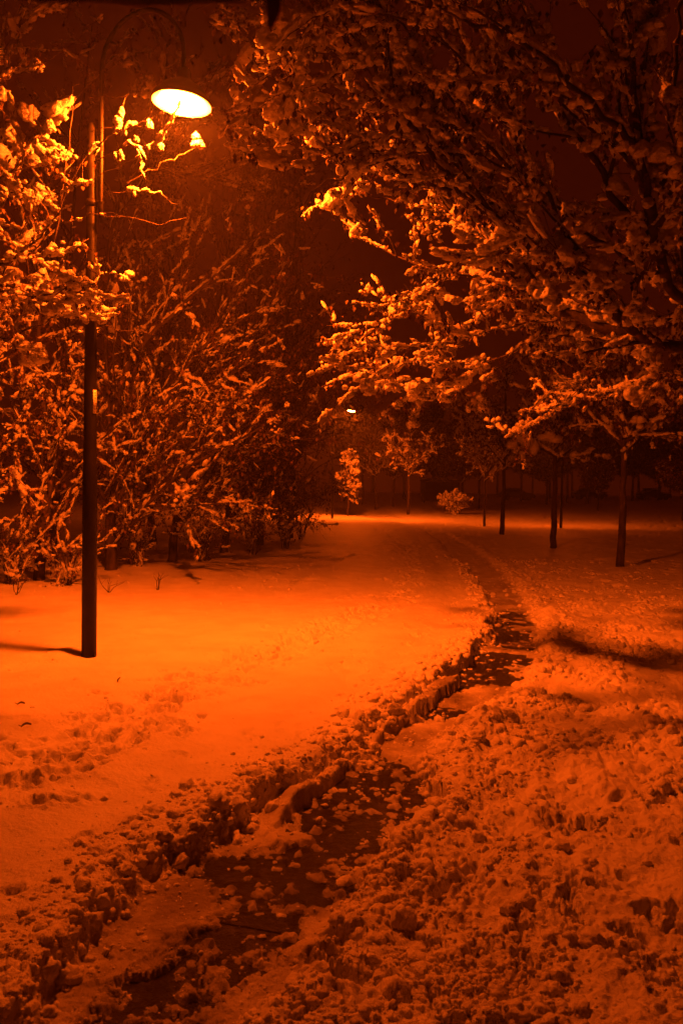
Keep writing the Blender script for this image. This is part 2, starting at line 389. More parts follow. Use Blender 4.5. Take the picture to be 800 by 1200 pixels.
slush = (1 - 0.8 * sstep(9, 24, np.hypot(gx, gy))) * sstep(-0.02, 0.08, a_sd) * (1 - sstep(-0.12, 0.14, a_d2)) * np.clip(0.75 + 0.9 * fbm(gx, gy, 0.30, 211, 5, 0.65), 0, 1)
at = me.attributes.new('slush', 'FLOAT', 'POINT'); at.data.foreach_set('value', slush.astype(np.float32))
g = bpy.data.objects.new('snow_ground', me); col.objects.link(g); g['kind'] = 'structure'
# asphalt path below the snow
P = EDGE; T = np.gradient(P, axis=0); T /= np.linalg.norm(T, axis=1)[:, None]; N = np.stack([T[:, 1], -T[:, 0]], -1)
mb = MB(); L = P - N * 0.02; R_ = P + N * 2.2
V = np.zeros((len(P) * 2, 3)); V[0::2, :2] = L; V[1::2, :2] = R_; V[:, 2] = 0.0
ii = np.arange(len(P) - 1) * 2
keep = P[:-1, 1] < 24
mb.add(V, None, np.stack([ii, ii + 1, ii + 3, ii + 2], -1)[keep]); o = mb.obj('asphalt_path', M_ASPHALT); o['kind'] = 'structure'

# ------------------------------------------------------------------ snow blobs
def ico(sub):
    import bmesh
    bm = bmesh.new(); bmesh.ops.create_icosphere(bm, subdivisions=sub, radius=1.0)
    V = np.array([v.co[:] for v in bm.verts]); Fc = np.array([[v.index for v in f.verts] for f in bm.faces]); bm.free(); return V, Fc
def n3(P, s, seed):
    return vnoise(P[:, 0] + 3.1 * P[:, 2], P[:, 1] - 2.3 * P[:, 2], s, seed) * 0.5 + vnoise(P[:, 2] + 1.7 * P[:, 0], P[:, 1] * 1.3 + P[:, 0], s, seed + 7) * 0.5
BLOBS = {}
for sub in (1, 2, 3):
    V0, F0 = ico(sub); BLOBS[sub] = []
    for k in range(10):
        r = 0.8 + 0.48 * n3(V0, 0.9, 100 + k * 13) + (0.62 * np.abs(n3(V0, 0.62, 900 + k * 7)) if sub > 1 else 0.1) + (0.42 * np.abs(n3(V0, 0.26, 1900 + k * 7)) if sub > 2 else 0)
        V = V0 * r[:, None]; V[:, 2] *= 0.8
        V[:, 2] = np.where(V[:, 2] < -0.35, -0.35 + (V[:, 2] + 0.35) * 0.5, V[:, 2])
        BLOBS[sub].append((V, F0))
SOFT = {}
for sub in (1, 2, 3):
    V0, F0 = ico(sub); SOFT[sub] = []
    for k in range(10):
        r = 0.78 + 0.30 * n3(V0, 0.95, 3100 + k * 13) + (0.42 * np.abs(n3(V0, 0.55, 3900 + k * 7)) if sub > 1 else 0.15) + (0.34 * np.abs(n3(V0, 0.3, 4900 + k * 7)) if sub > 2 else 0)
        V = V0 * r[:, None]; SOFT[sub].append((V, F0))
def stamp(mb, C, S, rng, sub=2, direc=None, slope=None, kind=None):
    """stamp many blobs: C (N,3) centres, S (N,3) scales"""
    C = np.asarray(C); S = np.asarray(S); n = len(C)
    if n == 0: return
    which = rng.randint(0, 10, n); ang = rng.rand(n) * 6.283 if direc is None else direc
    for k in range(10):
        m = which == k
        if not m.any(): continue
        V, Fc = (kind or BLOBS)[sub][k]
        s = S[m]; ca = np.cos(ang[m])[:, None]; sa = np.sin(ang[m])[:, None]
        X = V[None, :, 0] * s[:, 0:1]; Y = V[None, :, 1] * s[:, 1:2]; Z = V[None, :, 2] * s[:, 2:3]
        if slope is not None: Z = Z + X * slope[m][:, None]
        W = np.stack([X * ca - Y * sa, X * sa + Y * ca, Z], -1) + C[m][:, None]
        nv = len(V); off = (np.arange(m.sum()) * nv)[:, None, None]
        mb.add(W.reshape(-1, 3), (Fc[None] + off).reshape(-1, 3))

def leaves_mesh(mb, C, size, rng):
    C = np.asarray(C); n = len(C)
    if n == 0: return
    base = np.array([[0, 0, 0], [0.32, 0.45, 0.06], [0, 1.0, -0.12], [-0.32, 0.45, 0.06], [0, 0.5, -0.05]])
    tri = np.array([[0, 1, 4], [1, 2, 4], [2, 3, 4], [3, 0, 4]])
    s = size * (0.6 + 0.8 * rng.rand(n))
    a = rng.rand(n) * 6.283; b = -0.2 - 1.2 * rng.rand(n)      # hang down
    V = base[None] * s[:, None, None]
    y = V[..., 1] * np.cos(b)[:, None] - V[..., 2] * np.sin(b)[:, None]; z = V[..., 1] * np.sin(b)[:, None] + V[..., 2] * np.cos(b)[:, None]
    x = V[..., 0]; ca = np.cos(a)[:, None]; sa = np.sin(a)[:, None]
    W = np.stack([x * ca - y * sa, x * sa + y * ca, z], -1) + C[:, None]
    mb.add(W.reshape(-1, 3), (tri[None] + (np.arange(n) * 5)[:, None, None]).reshape(-1, 3))

rg = np.random.RandomState(77)
Nn = 230000
r_ = 1.9 * np.exp(rg.rand(Nn) * math.log(11)); th = np.radians(rg.uniform(-33, 33, Nn)); cx, cy = r_ * np.sin(th), r_ * np.cos(th)
hz_, sd_, d2_, tr_, zn_, dl_ = snow_height(cx, cy, True)
nz = fbm(cx, cy, 0.45, 501, 4, 0.6); nz2 = fbm(cx, cy, 1.4, 507, 2)
pr = np.where(sd_ < 0, np.exp(sd_ / 0.16) * 0.9, np.where(d2_ < 0, 0.05 + 0.28 * np.exp(-sd_ / 0.12) + 0.3 * np.exp(d2_ / 0.10), tr_ * np.clip(0.16 + 1.5 * nz + 0.8 * nz2, 0.02, 1) + 0.4 * np.exp(-d2_ / 0.2)))
pr = np.where((sd_ < -0.3), pr + 0.006 + 0.05 * sstep(11, 13.5, r_) * (cx < 0) + 0.05 * np.exp(-(dl_ / 0.3) ** 2), pr)
ok = rg.rand(Nn) < pr * 0.62
cx, cy, hz_, sd_, d2_, r_, nz = cx[ok], cy[ok], hz_[ok], sd_[ok], d2_[ok], r_[ok], nz[ok]; nn = len(cx)
sz_ = np.clip(0.0026 * r_, 0.0055, 0.024) * np.exp(rg.normal(0, 0.42, nn)) * np.where((d2_ < 0) & (sd_ > .1), 0.6, 1.0) * np.where(sd_ < -.3, .6, 1.0)
bigm = rg.rand(nn) < 0.07 * (1 + 2 * np.exp(-np.abs(sd_) / 0.15) + 1.0 * np.exp(-np.abs(d2_) / 0.3)) * (sd_ > -.3); sz_ = np.where(bigm, sz_ * rg.uniform(1.6, 3.0, nn), sz_); sz_ = np.minimum(sz_, 0.05)
S_ = np.stack([sz_ * rg.uniform(1., 1.4, nn), sz_ * rg.uniform(.8, 1.2, nn), sz_ * rg.uniform(.75, 1.1, nn)], -1)
C_ = np.stack([cx, cy, hz_ + sz_ * rg.uniform(-.6, .05, nn)], -1)
mb = MB(); hi = sz_ / r_ > 0.0075; stamp(mb, C_[hi], S_[hi], rg, 3, rg.rand(hi.sum()) * 6.28, kind=SOFT); md = (sz_ / r_ > 0.0028) & ~hi
stamp(mb, C_[md], S_[md], rg, 2, rg.rand(md.sum()) * 6.28, kind=SOFT); lo = ~hi & ~md; stamp(mb, C_[lo], S_[lo], rg, 1, rg.rand(lo.sum()) * 6.28, kind=SOFT)
print('clods', nn, hi.sum(), md.sum()); o = mb.obj('snow_clods', M_CLOD); o['kind'] = 'stuff'

# ------------------------------------------------------------------ trees
def uv(p): return 400 + F * p[0] / p[1], 577 - F * (p[2] - CAM[2]) / p[1]
class Tree:
    def __init__(s, seed, P):
        s.rng = np.random.RandomState(seed); s.P = P; s.cm = 1.0; s.lines = []      # (pts, radii, level)
    def limb(s, pts, r0, r1, level=0, kids=True, sm=5, jit=0.012):
        pts = smooth_poly(pts, sm); k = len(pts)
        j = s.rng.normal(0, 1, pts.shape) * jit; j[0] = 0; pts = pts + j
        rad = r0 + (r1 - r0) * np.linspace(0, 1, k) ** 0.8
        s.lines.append((pts, rad, level, s.cm))
        if kids: s.spawn(pts, rad, level)
    def spawn(s, pts, rad, level):
        P = s.P; rng = s.rng
        if level >= P['levels']: return
        L = np.linalg.norm(np.diff(pts, axis=0), axis=1).sum(); seg = L / (len(pts) - 1)
        n = max(1, int(L * P['dens'][min(level, len(P['dens']) - 1)] * (0.8 + 0.4 * rng.rand())))
        for q in range(n):
            t = P.get('t0', 0.15) if level == 0 else 0.08
            t = t + (1 - t) * (q + rng.rand()) / n
            f = t * (len(pts) - 1); i = min(int(f), len(pts) - 2); p = pts[i] + (pts[i + 1] - pts[i]) * (f - i)
            d = pts[i + 1] - pts[i]; d = d / (np.linalg.norm(d) + 1e-9)
            rnd = rng.normal(0, 1, 3); rnd -= d * rnd.dot(d); rnd /= np.linalg.norm(rnd) + 1e-9
            a = math.radians(rng.uniform(*P['ang'])); nd = d * math.cos(a) + rnd * math.sin(a)
            nd[2] += P['up'][min(level, len(P['up']) - 1)]; nd += np.array(P.get('bias', (0, 0, 0))); nd /= np.linalg.norm(nd)
            ln = P['len'][min(level, len(P['len']) - 1)] * rng.uniform(0.5, 1.15) * (1.15 - 0.6 * t)
            r0 = max(min((rad[i]) * 0.6, P['r'][min(level, len(P['r']) - 1)]), P.get('rmin', 0.0022))
            s.grow(p, nd, ln, r0, level + 1)
    def grow(s, p, d, L, r0, level):
        P = s.P; rng = s.rng
        n = max(3, int(L / P.get('seg', 0.12))); n = min(n, 14); st = L / n; pts = [p]; droop = P.get('droop', 0.0)
        for k in range(n):
            d = d + rng.normal(0, P.get('wig', 0.16), 3); d[2] += P.get('trop', 0.03) - droop * (k / n) * (level >= 2); d /= np.linalg.norm(d)
            p = p + d * st; pts.append(p)
        pts = np.array(pts); rad = r0 * (1 - 0.8 * np.linspace(0, 1, n + 1)); rad = np.maximum(rad, P.get('rmin', 0.0022))
        zb = P.get('zmin', 0.25)
        pts[:, 2] = np.maximum(pts[:, 2], zb)
        if 'keep' in P and not P['keep'](pts[-1]): return
        s.lines.append((pts, rad, level, s.cm)); s.spawn(pts, rad, level)
    def snow(s, mb, leafmb):
        P = s.P; rng = s.rng; C = []; S = []; D = []; LF = []; SL = []
        sz = P['snow']; cover = P.get('cover', 0.8)
        for pts, rad, lv, cm in s.lines:
            L = np.linalg.norm(np.diff(pts, axis=0), axis=1); tot = L.sum(); cum = np.concatenate([[0], np.cumsum(L)])
            if lv == 0 and P.get('trunk_vert') and (pts[-1, 2] - pts[0, 2]) > 0.8 * tot: continue
            x = rng.rand() * sz; on = rng.rand() < cover * cm
            while x < tot:
                i = min(np.searchsorted(cum, x, side='right') - 1, len(L) - 1); t = (x - cum[i]) / (L[i] + 1e-9)
                p = pts[i] + (pts[i + 1] - pts[i]) * t; r = rad[i]; d = (pts[i + 1] - pts[i]) / (L[i] + 1e-9)
                hz = math.sqrt(max(0, 1 - d[2] ** 2))
                patch = math.sin(p[0] * 5.1 + lv * 2) * math.sin(p[1] * 4.3 + 1) * math.sin(p[2] * 6.7)
                fd = 1.0
                if P.get('shade_thin'): q_ = (uv(p)[0] - 215) / 110; fd = 1 - 0.88 * min(1, max(0, q_))  # snow thinned toward the path, standing in for the wood's shade
                pq = min(0.93, fd * cm * cover * (0.25 + 0.75 * hz) * (1.0 + 0.5 * patch)); st_ = 0.82
                on = (rng.rand() < st_ + (1 - st_) * pq * .5) if on else (rng.rand() < (1 - st_) * 1.3 * pq / (1 - pq * .8))
                if on:
                    b = sz * math.exp(rng.normal(0, 0.45)) * min(1, 0.5 + cm * .5); big = cm > .5 and rng.rand() < P.get('bigp', 0.05); el = P.get('elong', 0.4)
                    if r > 0.014: b = min(b * 0.8 + r * 1.1, sz * 1.5 + r * .45)
                    up_ = r * (1.0 if r > 0.012 else 0.6) + b * 0.32
                    if big:                                 # ragged heap: several lumps run together
                        B = b * P.get('bigs', 2.1)
                        for _ in range(rng.randint(5, 10)):
                            q = B * rng.uniform(.32, .6); C.append(p + np.array([0, 0, up_]) + rng.normal(0, 1, 3) * np.array([B * .55, B * .55, B * .42]))
                            S.append((q, q * rng.uniform(.6, 1), q * rng.uniform(.6, 1.25))); D.append(rng.rand() * 6); SL.append(0)
                    C.append(p + np.array([0, 0, up_]) + rng.normal(0, 1, 3) * b * 0.2)
                    S.append((b * (1.0 + el * hz * rng.rand()), b * rng.uniform(.6, .95), b * rng.uniform(0.6, 1.15))); D.append(math.atan2(d[1], d[0])); mxs = 0.8 if b > .045 else 1.6; SL.append(max(-mxs, min(mxs, d[2] / max(hz, .1))))
                    if rng.rand() < P.get('hang', 0.12):      # snow on hanging dead leaves
                        C.append(p + np.array([0, 0, -b * 0.7]) + rng.normal(0, 1, 3) * b * 0.25); S.append((b * .5, b * .4, b * rng.uniform(.9, 1.6))); D.append(rng.rand() * 6); SL.append(0)
                    x += b * P.get('step', 1.15)
                else: x += sz * 1.3
                if lv >= 1 and rng.rand() < P.get('leafp', 0.5):
                    for _ in range(P.get('nleaf', 2)): LF.append(p + rng.normal(0, 1, 3) * P.get('leaf', 0.05) * 0.8)
        C = np.array(C).reshape(-1, 3); S = np.array(S).reshape(-1, 3); D = np.array(D); SL = np.array(SL)
        sub = P.get('sub', 2)
        if sub == 3:
            m = S[:, 0] > P.get('hi', 0.05); stamp(mb, C[m], S[m], rng, 3, D[m], SL[m]); stamp(mb, C[~m], S[~m], rng, 2, D[~m], SL[~m])
        else: stamp(mb, C, S, rng, sub, D, SL)
        if leafmb is not None: leaves_mesh(leafmb, LF, P.get('leaf', 0.05), rng)
        return len(C)
    def build(s, name, loc, label, cat, group=None, twig_level=1, leaves=True):
        root = empty(name, loc, label, cat, group); o = np.array(loc)
        tr, br, sn, lf = MB(), MB(), MB(), MB()
        for pts, rad, lv, cm in s.lines:
            n = 10 if rad[0] > 0.05 else 6 if rad[0] > 0.012 else 4 if rad[0] > 0.005 else 3
            (tr if lv < twig_level else br).tube(pts - o, rad, n)
        s.nclump = s.snow(sn, lf)
        tr.obj('trunk', M_BARK, root)
        if br.n: br.obj('branches', s.P.get('twigmat', M_BARK), root)
        if sn.n:
            sn.V = [v - o for v in sn.V]; sn.obj('snow_clumps', M_CLUMP, root)
        if lf.n and leaves:
            lf.V = [v - o for v in lf.V]; lf.obj('leaves', M_LEAF, root, smooth=False)
        return root

# ------------------------------------------------------------------ street lamps
def street_lamp(base, adir, label, reach=1.49, zhead=5.0, ztop=6.1, tagd=True, lightmat=M_LIGHT):
    root = empty('street_lamp', base, label, 'street lamp')
    ax = np.array([math.cos(adir), math.sin(adir), 0.0]); up = np.array([0, 0, 1.0])
    mb = MB(); mb.tube([(0, 0, -0.25), (0, 0, 1.9), (0, 0, 1.95), (0, 0, 5.15), (0, 0, 5.2)], [0.071, 0.069, 0.063, 0.046, 0.03], 24, cap=True)
    mb.obj('post', M_POST, root)
    off = 0.105; Rr_ = (reach - off) / 2; zc = ztop - Rr_ * 1.05; A0 = []
    for z in np.linspace(4.25, zc, 8): A0.append(ax * off + up * z)
    for t in np.linspace(0, math.pi, 22)[1:]:
        A0.append(ax * (off + Rr_ - Rr_ * math.cos(t)) + up * (zc + Rr_ * 1.05 * math.sin(t)))
    A0.append(A0[-1] + up * (zhead + 0.18 - A0[-1][2]))
    mb = MB(); mb.tube(A0, np.full(len(A0), 0.021), 12, cap=True); mb.obj('arm', M_POST, root)
    for z in (4.45, 4.95):
        mb = MB()
        mb.tube([up * (z - .03) , up * (z + .03)], [0.058, 0.058], 20, cap=True)
        mb.box(ax * 0.08 + up * z, (0.09, 0.03, 0.045), np.array([[math.cos(adir), -math.sin(adir), 0], [math.sin(adir), math.cos(adir), 0], [0, 0, 1]]))
        mb.obj('bracket', M_POST, root)
    hc = A0[-1]
    tilt = Matrix.Translation(Vector(hc)) @ Matrix.Rotation(math.radians(-5), 4, Vector((ax[1], -ax[0], 0)))
    mb = MB(); mb.lathe([(0.0, 0.10), (0.05, 0.10), (0.06, 0.02), (0.10, -0.02), (0.19, -0.07), (0.265, -0.155), (0.275, -0.20), (0.268, -0.205), (0.250, -0.19), (0.228, -0.186), (0.0, -0.17)], 48, tilt)
    head = mb.obj('lamp_head', M_POST, root)
    mb = MB(); mb.lathe([(0.264, -0.2055), (0.235, -0.20), (0.190, -0.192)], 48, tilt); mb.obj('reflector', M_ENAMEL, head)
    mb = MB(); mb.lathe([(0.198, -0.19), (0.192, -0.215), (0.155, -0.240), (0.09, -0.252), (0.0, -0.256)], 32, tilt); mb.obj('diffuser', lightmat, head)
    if tagd:
        # vertical number strip with printed marks, facing the camera side
        toc = -np.array(base[:2]); toc /= np.linalg.norm(toc); th = math.atan2(toc[1], toc[0]) + 0.72
        n = np.array([math.cos(th), math.sin(th), 0]); tz = np.array([-n[1], n[0], 0])
        z0 = 2.57; R3 = np.stack([tz, up, n], -1)
        mb = MB()
        for q in (-1, 0, 1):
            th2 = th + q * 0.21; nn = np.array([math.cos(th2), math.sin(th2), 0]); tt = np.array([-nn[1], nn[0], 0])
            mb.box(nn * 0.0635 + up * z0, (0.0145, 0.225, 0.002), np.stack([tt, up, nn], -1))
        st = mb.obj('number_sticker', M_STICKER, root)
        mk = MB()
        for k, (wd, ht) in enumerate([(.012, .010), (.010, .016), (.013, .006), (.009, .014), (.012, .010), (.013, .015), (.010, .008), (.012, .014)]):
            mk.box(n * 0.0655 + up * (z0 - 0.09 + k * 0.025), (wd, ht, 0.001), R3)
        mk.obj('printed_marks', M_INK, st)
        b = MB(); b.tube([n * 0.06 + up * 0.14, n * 0.088 + up * 0.14], [0.012, 0.012], 8, cap=True); b.obj('bolt', M_POST, root)
    return root, root.location
bp = gpt(104.5, 765, 0.16)
ad = np.array([0.94, -0.34]); ad /= np.linalg.norm(ad); rl = ray(215, 121); k_ = rl[0] / rl[1]
reach1 = (k_ * bp[1] - bp[0]) / (ad[0] - k_ * ad[1]); lx, ly = bp[0] + ad[0] * reach1, bp[1] + ad[1] * reach1
zh1 = CAM[2] + ly / rl[1] * rl[2]
rt = ray(165, 14); zt1 = CAM[2] + (bp[1] + ly) / 2 / rt[1] * rt[2]
print('lamp', bp, reach1, lx, ly, zh1, zt1)
lamp1, _ = street_lamp((bp[0], bp[1], 0.0), math.atan2(ad[1], ad[0]), 'tall black street lamp with a hooked arm, brightly lit, on the near lawn', reach1, zh1 + .02, zt1)
sc.view_layers[0].update()

b2 = gpt(389, 612, 0.0)
rl = ray(410, 482); zh2 = CAM[2] + b2[1] / rl[1] * rl[2]; rt = ray(400, 455); zt2 = CAM[2] + b2[1] / rt[1] * rt[2]
print('far lamp', b2, zh2, zt2)
lamp2, _ = street_lamp((b2[0], b2[1], 0.0), 0.0, 'distant lit street lamp far down the path beside the dark woodland', (410 - 389) / F * b2[1], zh2 + .05, zt2, tagd=False, lightmat=M_LIGHT_FAR)

b3 = dpt(657, 606, 40.0); b3[2] = 0
lamp3, _ = street_lamp((b3[0], b3[1], 0.0), math.pi / 2, 'street lamp hidden behind the second park tree, lighting the snow there', 0.95, 4.9, 5.9, tagd=False, lightmat=M_LIGHT_DIM)

# ------------------------------------------------------------------ right overhanging tree
def keep_r(p):       # the tree stops short of the lamp
    u, v = uv(p); return u > (345 if v > 185 else 252 if v > 60 else 212)
PR = dict(keep=keep_r, levels=3, dens=(3.4, 3.4, 3.4), ang=(16, 52), up=(0.06, 0.03, 0.0), len=(1.25, 0.62, 0.26), r=(0.015, 0.006, 0.003), wig=0.09, trop=0.02,
          snow=0.016, cover=0.53, bigp=0.075, bigs=2.8, hang=0.22, step=0.95, elong=0.9, leafp=0.28, leaf=0.045, sub=3, hi=0.05, rmin=0.0024, t0=0.12, zmin=1.9, seg=0.1)
t = Tree(3, PR)
TB = np.array([4.1, 6.0, 0.0])
tz = H(TB[0], TB[1])
t.limb([TB + [0, 0, tz - .1], TB + [0.03, -.02, 1.0], TB + [-.02, .02, 1.9], TB + [0.05, 0, 2.8], TB + [0.1, .1, 4.2], TB + [0.2, 0.2, 6.0]], 0.15, 0.06, 0, kids=False)
def L(lst): return [dpt(u, v, Y) for u, v, Y in lst]
t.limb([TB + [-.05, 0, 1.9]] + L([(890, 440, 5.7), (750, 393, 5.4), (680, 320, 5.2), (585, 260, 5.2), (530, 210, 5.3), (465, 130, 5.4), (430, 65, 5.5), (405, 5, 5.5)]), 0.054, 0.010)
t.limb(L([(750, 393, 5.4), (665, 370, 5.8), (620, 340, 6.2), (565, 282, 6.7), (525, 245, 7.0), (470, 170, 7.3), (440, 130, 7.4)]), 0.045, 0.007)
t.limb(L([(735, 372, 5.35), (650, 345, 5.9), (565, 325, 6.6), (480, 305, 7.2), (405, 268, 7.7)]), 0.022, 0.005)
t.limb([TB + [-.02, 0, 2.0]] + L([(870, 400, 5.9), (790, 345, 5.4), (770, 280, 5.0), (750, 190, 4.7), (740, 90, 4.4), (735, 0, 4.2)]), 0.043, 0.028)
t.limb(L([(775, 290, 5.1), (725, 240, 5.0), (690, 180, 4.9), (640, 110, 4.8), (600, 40, 4.7), (570, -30, 4.6)]), 0.030, 0.009)
t.limb(L([(745, 170, 4.6), (680, 110, 4.3), (620, 60, 4.1), (540, 20, 4.1), (450, -10, 4.2)]), 0.022, 0.007)
t.limb(L([(490, 110, 5.85), (400, 125, 6.1), (330, 160, 6.3), (285, 145, 6.4)]), 0.014, 0.004)
t.limb(L([(430, 45, 6.0), (345, 65, 6.2), (285, 50, 6.3), (245, 25, 6.3)]), 0.013, 0.004)
t.limb(L([(500, 150, 5.5), (420, 170, 5.7), (360, 200, 5.9)]), 0.012, 0.004)
t.limb(L([(430, 65, 5.5), (365, 105, 5.8), (310, 92, 5.9), (270, 112, 6.0)]), 0.011, 0.003)
t.limb(L([(560, 180, 5.2), (480, 180, 5.5), (400, 205, 5.9), (350, 240, 6.2)]), 0.013, 0.004)
t.limb(L([(640, 240, 5.1), (560, 160, 5.2), (490, 60, 5.3), (450, 0, 5.4)]), 0.016, 0.005)
t.limb(L([(700, 330, 5.2), (640, 230, 5.0), (590, 130, 4.9), (520, 40, 4.9)]), 0.020, 0.006)
t.limb(L([(600, 270, 5.2), (530, 190, 5.6), (480, 100, 5.9), (420, 40, 6.0), (350, 20, 6.1), (280, 30, 6.2)]), 0.020, 0.004)
t.limb(L([(560, 235, 5.25), (470, 200, 5.7), (400, 150, 6.0), (330, 120, 6.2), (275, 90, 6.3)]), 0.016, 0.004)
t.limb(L([(525, 245, 7.0), (460, 235, 7.4), (420, 228, 7.5), (385, 243, 7.6)]), 0.012, 0.004)
t.limb(L([(590, 300, 6.6), (520, 330, 7.2), (460, 370, 7.6), (425, 395, 7.8)]), 0.010, 0.003)
t.limb(L([(740, 400, 5.4), (650, 395, 6.2), (590, 415, 6.8), (520, 455, 7.3), (440, 450, 7.8)]), 0.016, 0.003)
t.limb(L([(660, 372, 5.9), (590, 385, 6.5), (530, 398, 6.6), (490, 420, 6.8), (452, 432, 6.9)]), 0.012, 0.003)
t.limb(L([(850, 420, 5.7), (820, 330, 5.6), (800, 200, 5.5), (790, 100, 5.4), (800, 0, 5.3)]), 0.035, 0.012)
t.limb(L([(800, 345, 5.5), (730, 300, 5.9), (660, 250, 6.3), (600, 190, 6.6), (560, 100, 6.8), (520, 20, 6.9)]), 0.026, 0.006)
t.limb(L([(860, 430, 6.0), (800, 440, 6.8), (740, 450, 7.6), (680, 470, 8.2), (640, 490, 8.6)]), 0.020, 0.004)
t.limb(L([(540, 60, 5.0), (460, 20, 4.9), (380, 15, 5.0), (320, 60, 5.1)]), 0.012, 0.003)
t.cm = 0.0
t.limb([TB + [0.1, .1, 4.2], (2.6, 4.6, 5.3), (1.2, 2.4, 3.8), (0.42, 1.1, 2.66), (0.05, .82, 2.31), (-.12, .78, 2.238), (-.35, .76, 2.228), (-.62, .74, 2.238)], 0.03, 0.014, kids=False, jit=0.001)
tree_r = t.build('overhanging_tree', tuple(TB), 'large snow-laden tree leaning in from the right, its boughs arching over the path', 'tree'); print('clumps', t.nclump)

mb = MB()          # a withered leaf hanging from the bough over the camera
V = []
for k in range(8):
    t_ = k / 7; wd = 0.006 * math.sin(math.pi * min(t_ * .85 + .12, 1)) + .001
    for q in (-1, 0, 1): V.append((-.078 + q * wd + .004 * math.sin(t_ * 3), .78 + abs(q) * .003, 2.245 - t_ * .05))
mb.add(np.array(V) - TB, None, [[k * 3 + q, k * 3 + q + 1, (k + 1) * 3 + q + 1, (k + 1) * 3 + q] for k in range(7) for q in (0, 1)])
mb.obj('hanging_leaf', M_LEAF, tree_r)

# ------------------------------------------------------------------ tree at the left edge with twigs round the lamp
PL = dict(keep=lambda p: uv(p)[0] < (120 if uv(p)[1] < 250 else 165), levels=3, dens=(3.2, 3.4, 2.8), ang=(25, 75), up=(0.06, 0.02, 0.0), len=(0.75, 0.45, 0.22), r=(0.012, 0.005, 0.003), wig=0.2, trop=0.02, twigmat=M_TWIG,
          snow=0.020, cover=0.5, bigp=0.09, bigs=2.6, hang=0.2, leafp=0.3, leaf=0.05, sub=3, hi=0.055, rmin=0.0026, t0=0.12, zmin=0.4)
t = Tree(21, PL)
LB = np.array([-4.9, 8.2, 0.0]); lz = H(LB[0], LB[1])
t.limb([LB + [0, 0, lz - .1], LB + [0.1, 0, 1.2], LB + [0.05, .05, 2.6], LB + [-.1, 0, 4.2], LB + [0, 0, 6.2]], 0.11, 0.03, 0, kids=False)
t.limb([LB + [0.05, 0, 2.2]] + L([(-60, 330, 7.8), (0, 310, 7.4), (40, 285, 7.0), (75, 240, 6.8)]), 0.03, 0.005)
t.limb([LB + [0.0, 0, 3.0]] + L([(-80, 220, 7.6), (-10, 210, 7.2), (25, 190, 7.0), (45, 150, 6.9)]), 0.03, 0.005)
t.limb([LB + [0.08, 0, 1.6]] + L([(-60, 420, 7.9), (0, 400, 7.7), (50, 380, 7.5), (95, 360, 7.3)]), 0.022, 0.004)
t.limb([LB + [0.08, 0, 2.0]] + L([(-60, 350, 7.0), (0, 335, 6.8), (45, 350, 6.6), (90, 330, 6.5)]), 0.022, 0.004)
t.limb([LB + [0.0, 0, 3.8]] + L([(-60, 120, 7.6), (-10, 100, 7.4), (15, 60, 7.2), (30, 10, 7.1)]), 0.02, 0.005)
PLb = dict(PL, levels=1, dens=(1.8,), len=(0.22,), cover=0.10, snow=0.012, bigp=0.12, hang=0.5, leafp=0.2)
old = t.P; t.P = PLb; t.cm = 0.5
for tw in ([(0, 330, 6.8), (40, 245, 6.6), (80, 222, 6.4), (150, 190, 6.3), (190, 160, 6.2), (212, 122, 6.1)], [(60, 290, 6.7), (87, 205, 6.4), (125, 165, 6.3), (147, 150, 6.2), (178, 138, 6.2)],
           [(60, 300, 6.6), (82, 170, 6.5), (85, 110, 6.4), (105, 85, 6.3), (155, 76, 6.3)], [(105, 114, 6.4), (140, 114, 6.3), (165, 108, 6.25), (182, 90, 6.2)], [(0, 245, 7), (50, 160, 6.8), (95, 110, 6.6), (150, 60, 6.5)],
           [(140, 150, 6.3), (150, 112, 6.3), (152, 98, 6.3)], [(150, 215, 6.5), (190, 192, 6.5), (215, 180, 6.6), (235, 165, 6.6)], [(60, 335, 6.9), (110, 322, 7.0), (152, 326, 7.0)], [(30, 300, 6.8), (75, 262, 6.6), (130, 250, 6.5), (185, 262, 6.5), (220, 255, 6.5)], [(0, 200, 7), (60, 190, 6.8), (120, 150, 6.5), (165, 148, 6.4)], [(95, 245, 6.6), (140, 225, 6.5), (180, 228, 6.5), (205, 240, 6.5)], [(20, 90, 7), (70, 60, 6.8), (120, 20, 6.6)], [(70, 400, 6.9), (125, 385, 6.8), (180, 392, 6.8)], [(70, 210, 6.7), (150, 170, 6.4), (165, 190, 6.4), (170, 215, 6.4)]):
    t.limb(L([(u_, v_, Y_ + 0.9) for u_, v_, Y_ in tw]), 0.008, 0.0035)
t.P = old; t.cm = 1.0
tree_l = t.build('bare_tree', tuple(LB), 'bare tree at the left edge whose snowy twigs reach round the lit near lamp', 'tree'); print('clumps', t.nclump)
# snowy leaf clumps caught on those twigs are stamped into its snow part
mb = MB(); rng = np.random.RandomState(5); C = []; S = []
for u, v, Y, sx, sz_ in [(140, 143, 6.3, .05, .055), (175, 147, 6.25, .03, .06), (186, 172, 6.3, .035, .08), (170, 110, 6.25, .04, .06), (176, 97, 6.2, .04, .04), (232, 168, 6.6, .06, .05), (160, 165, 6.3, .025, .04), (140, 185, 6.4, .03, .06),
                         (50, 228, 6.7, .10, .07), (42, 272, 6.6, .05, .06), (25, 180, 6.9, .12, .10), (10, 190, 6.9, .13, .14), (15, 160, 7, .1, .09), (12, 345, 7.0, .2, .1), (35, 130, 7, .09, .09), (120, 370, 7.2, .08, .05), (150, 325, 7.0, .06, .05)]:
    for q in range(5):
        C.append(dpt(u, v, Y + 0.9) - LB + rng.normal(0, 1, 3) * sx * 0.45); S.append((sx * .55, sx * .55, sz_ * .75))
stamp(mb, C, S, rng, 3); mb.obj('snow_lumps', M_CLUMP, tree_l)

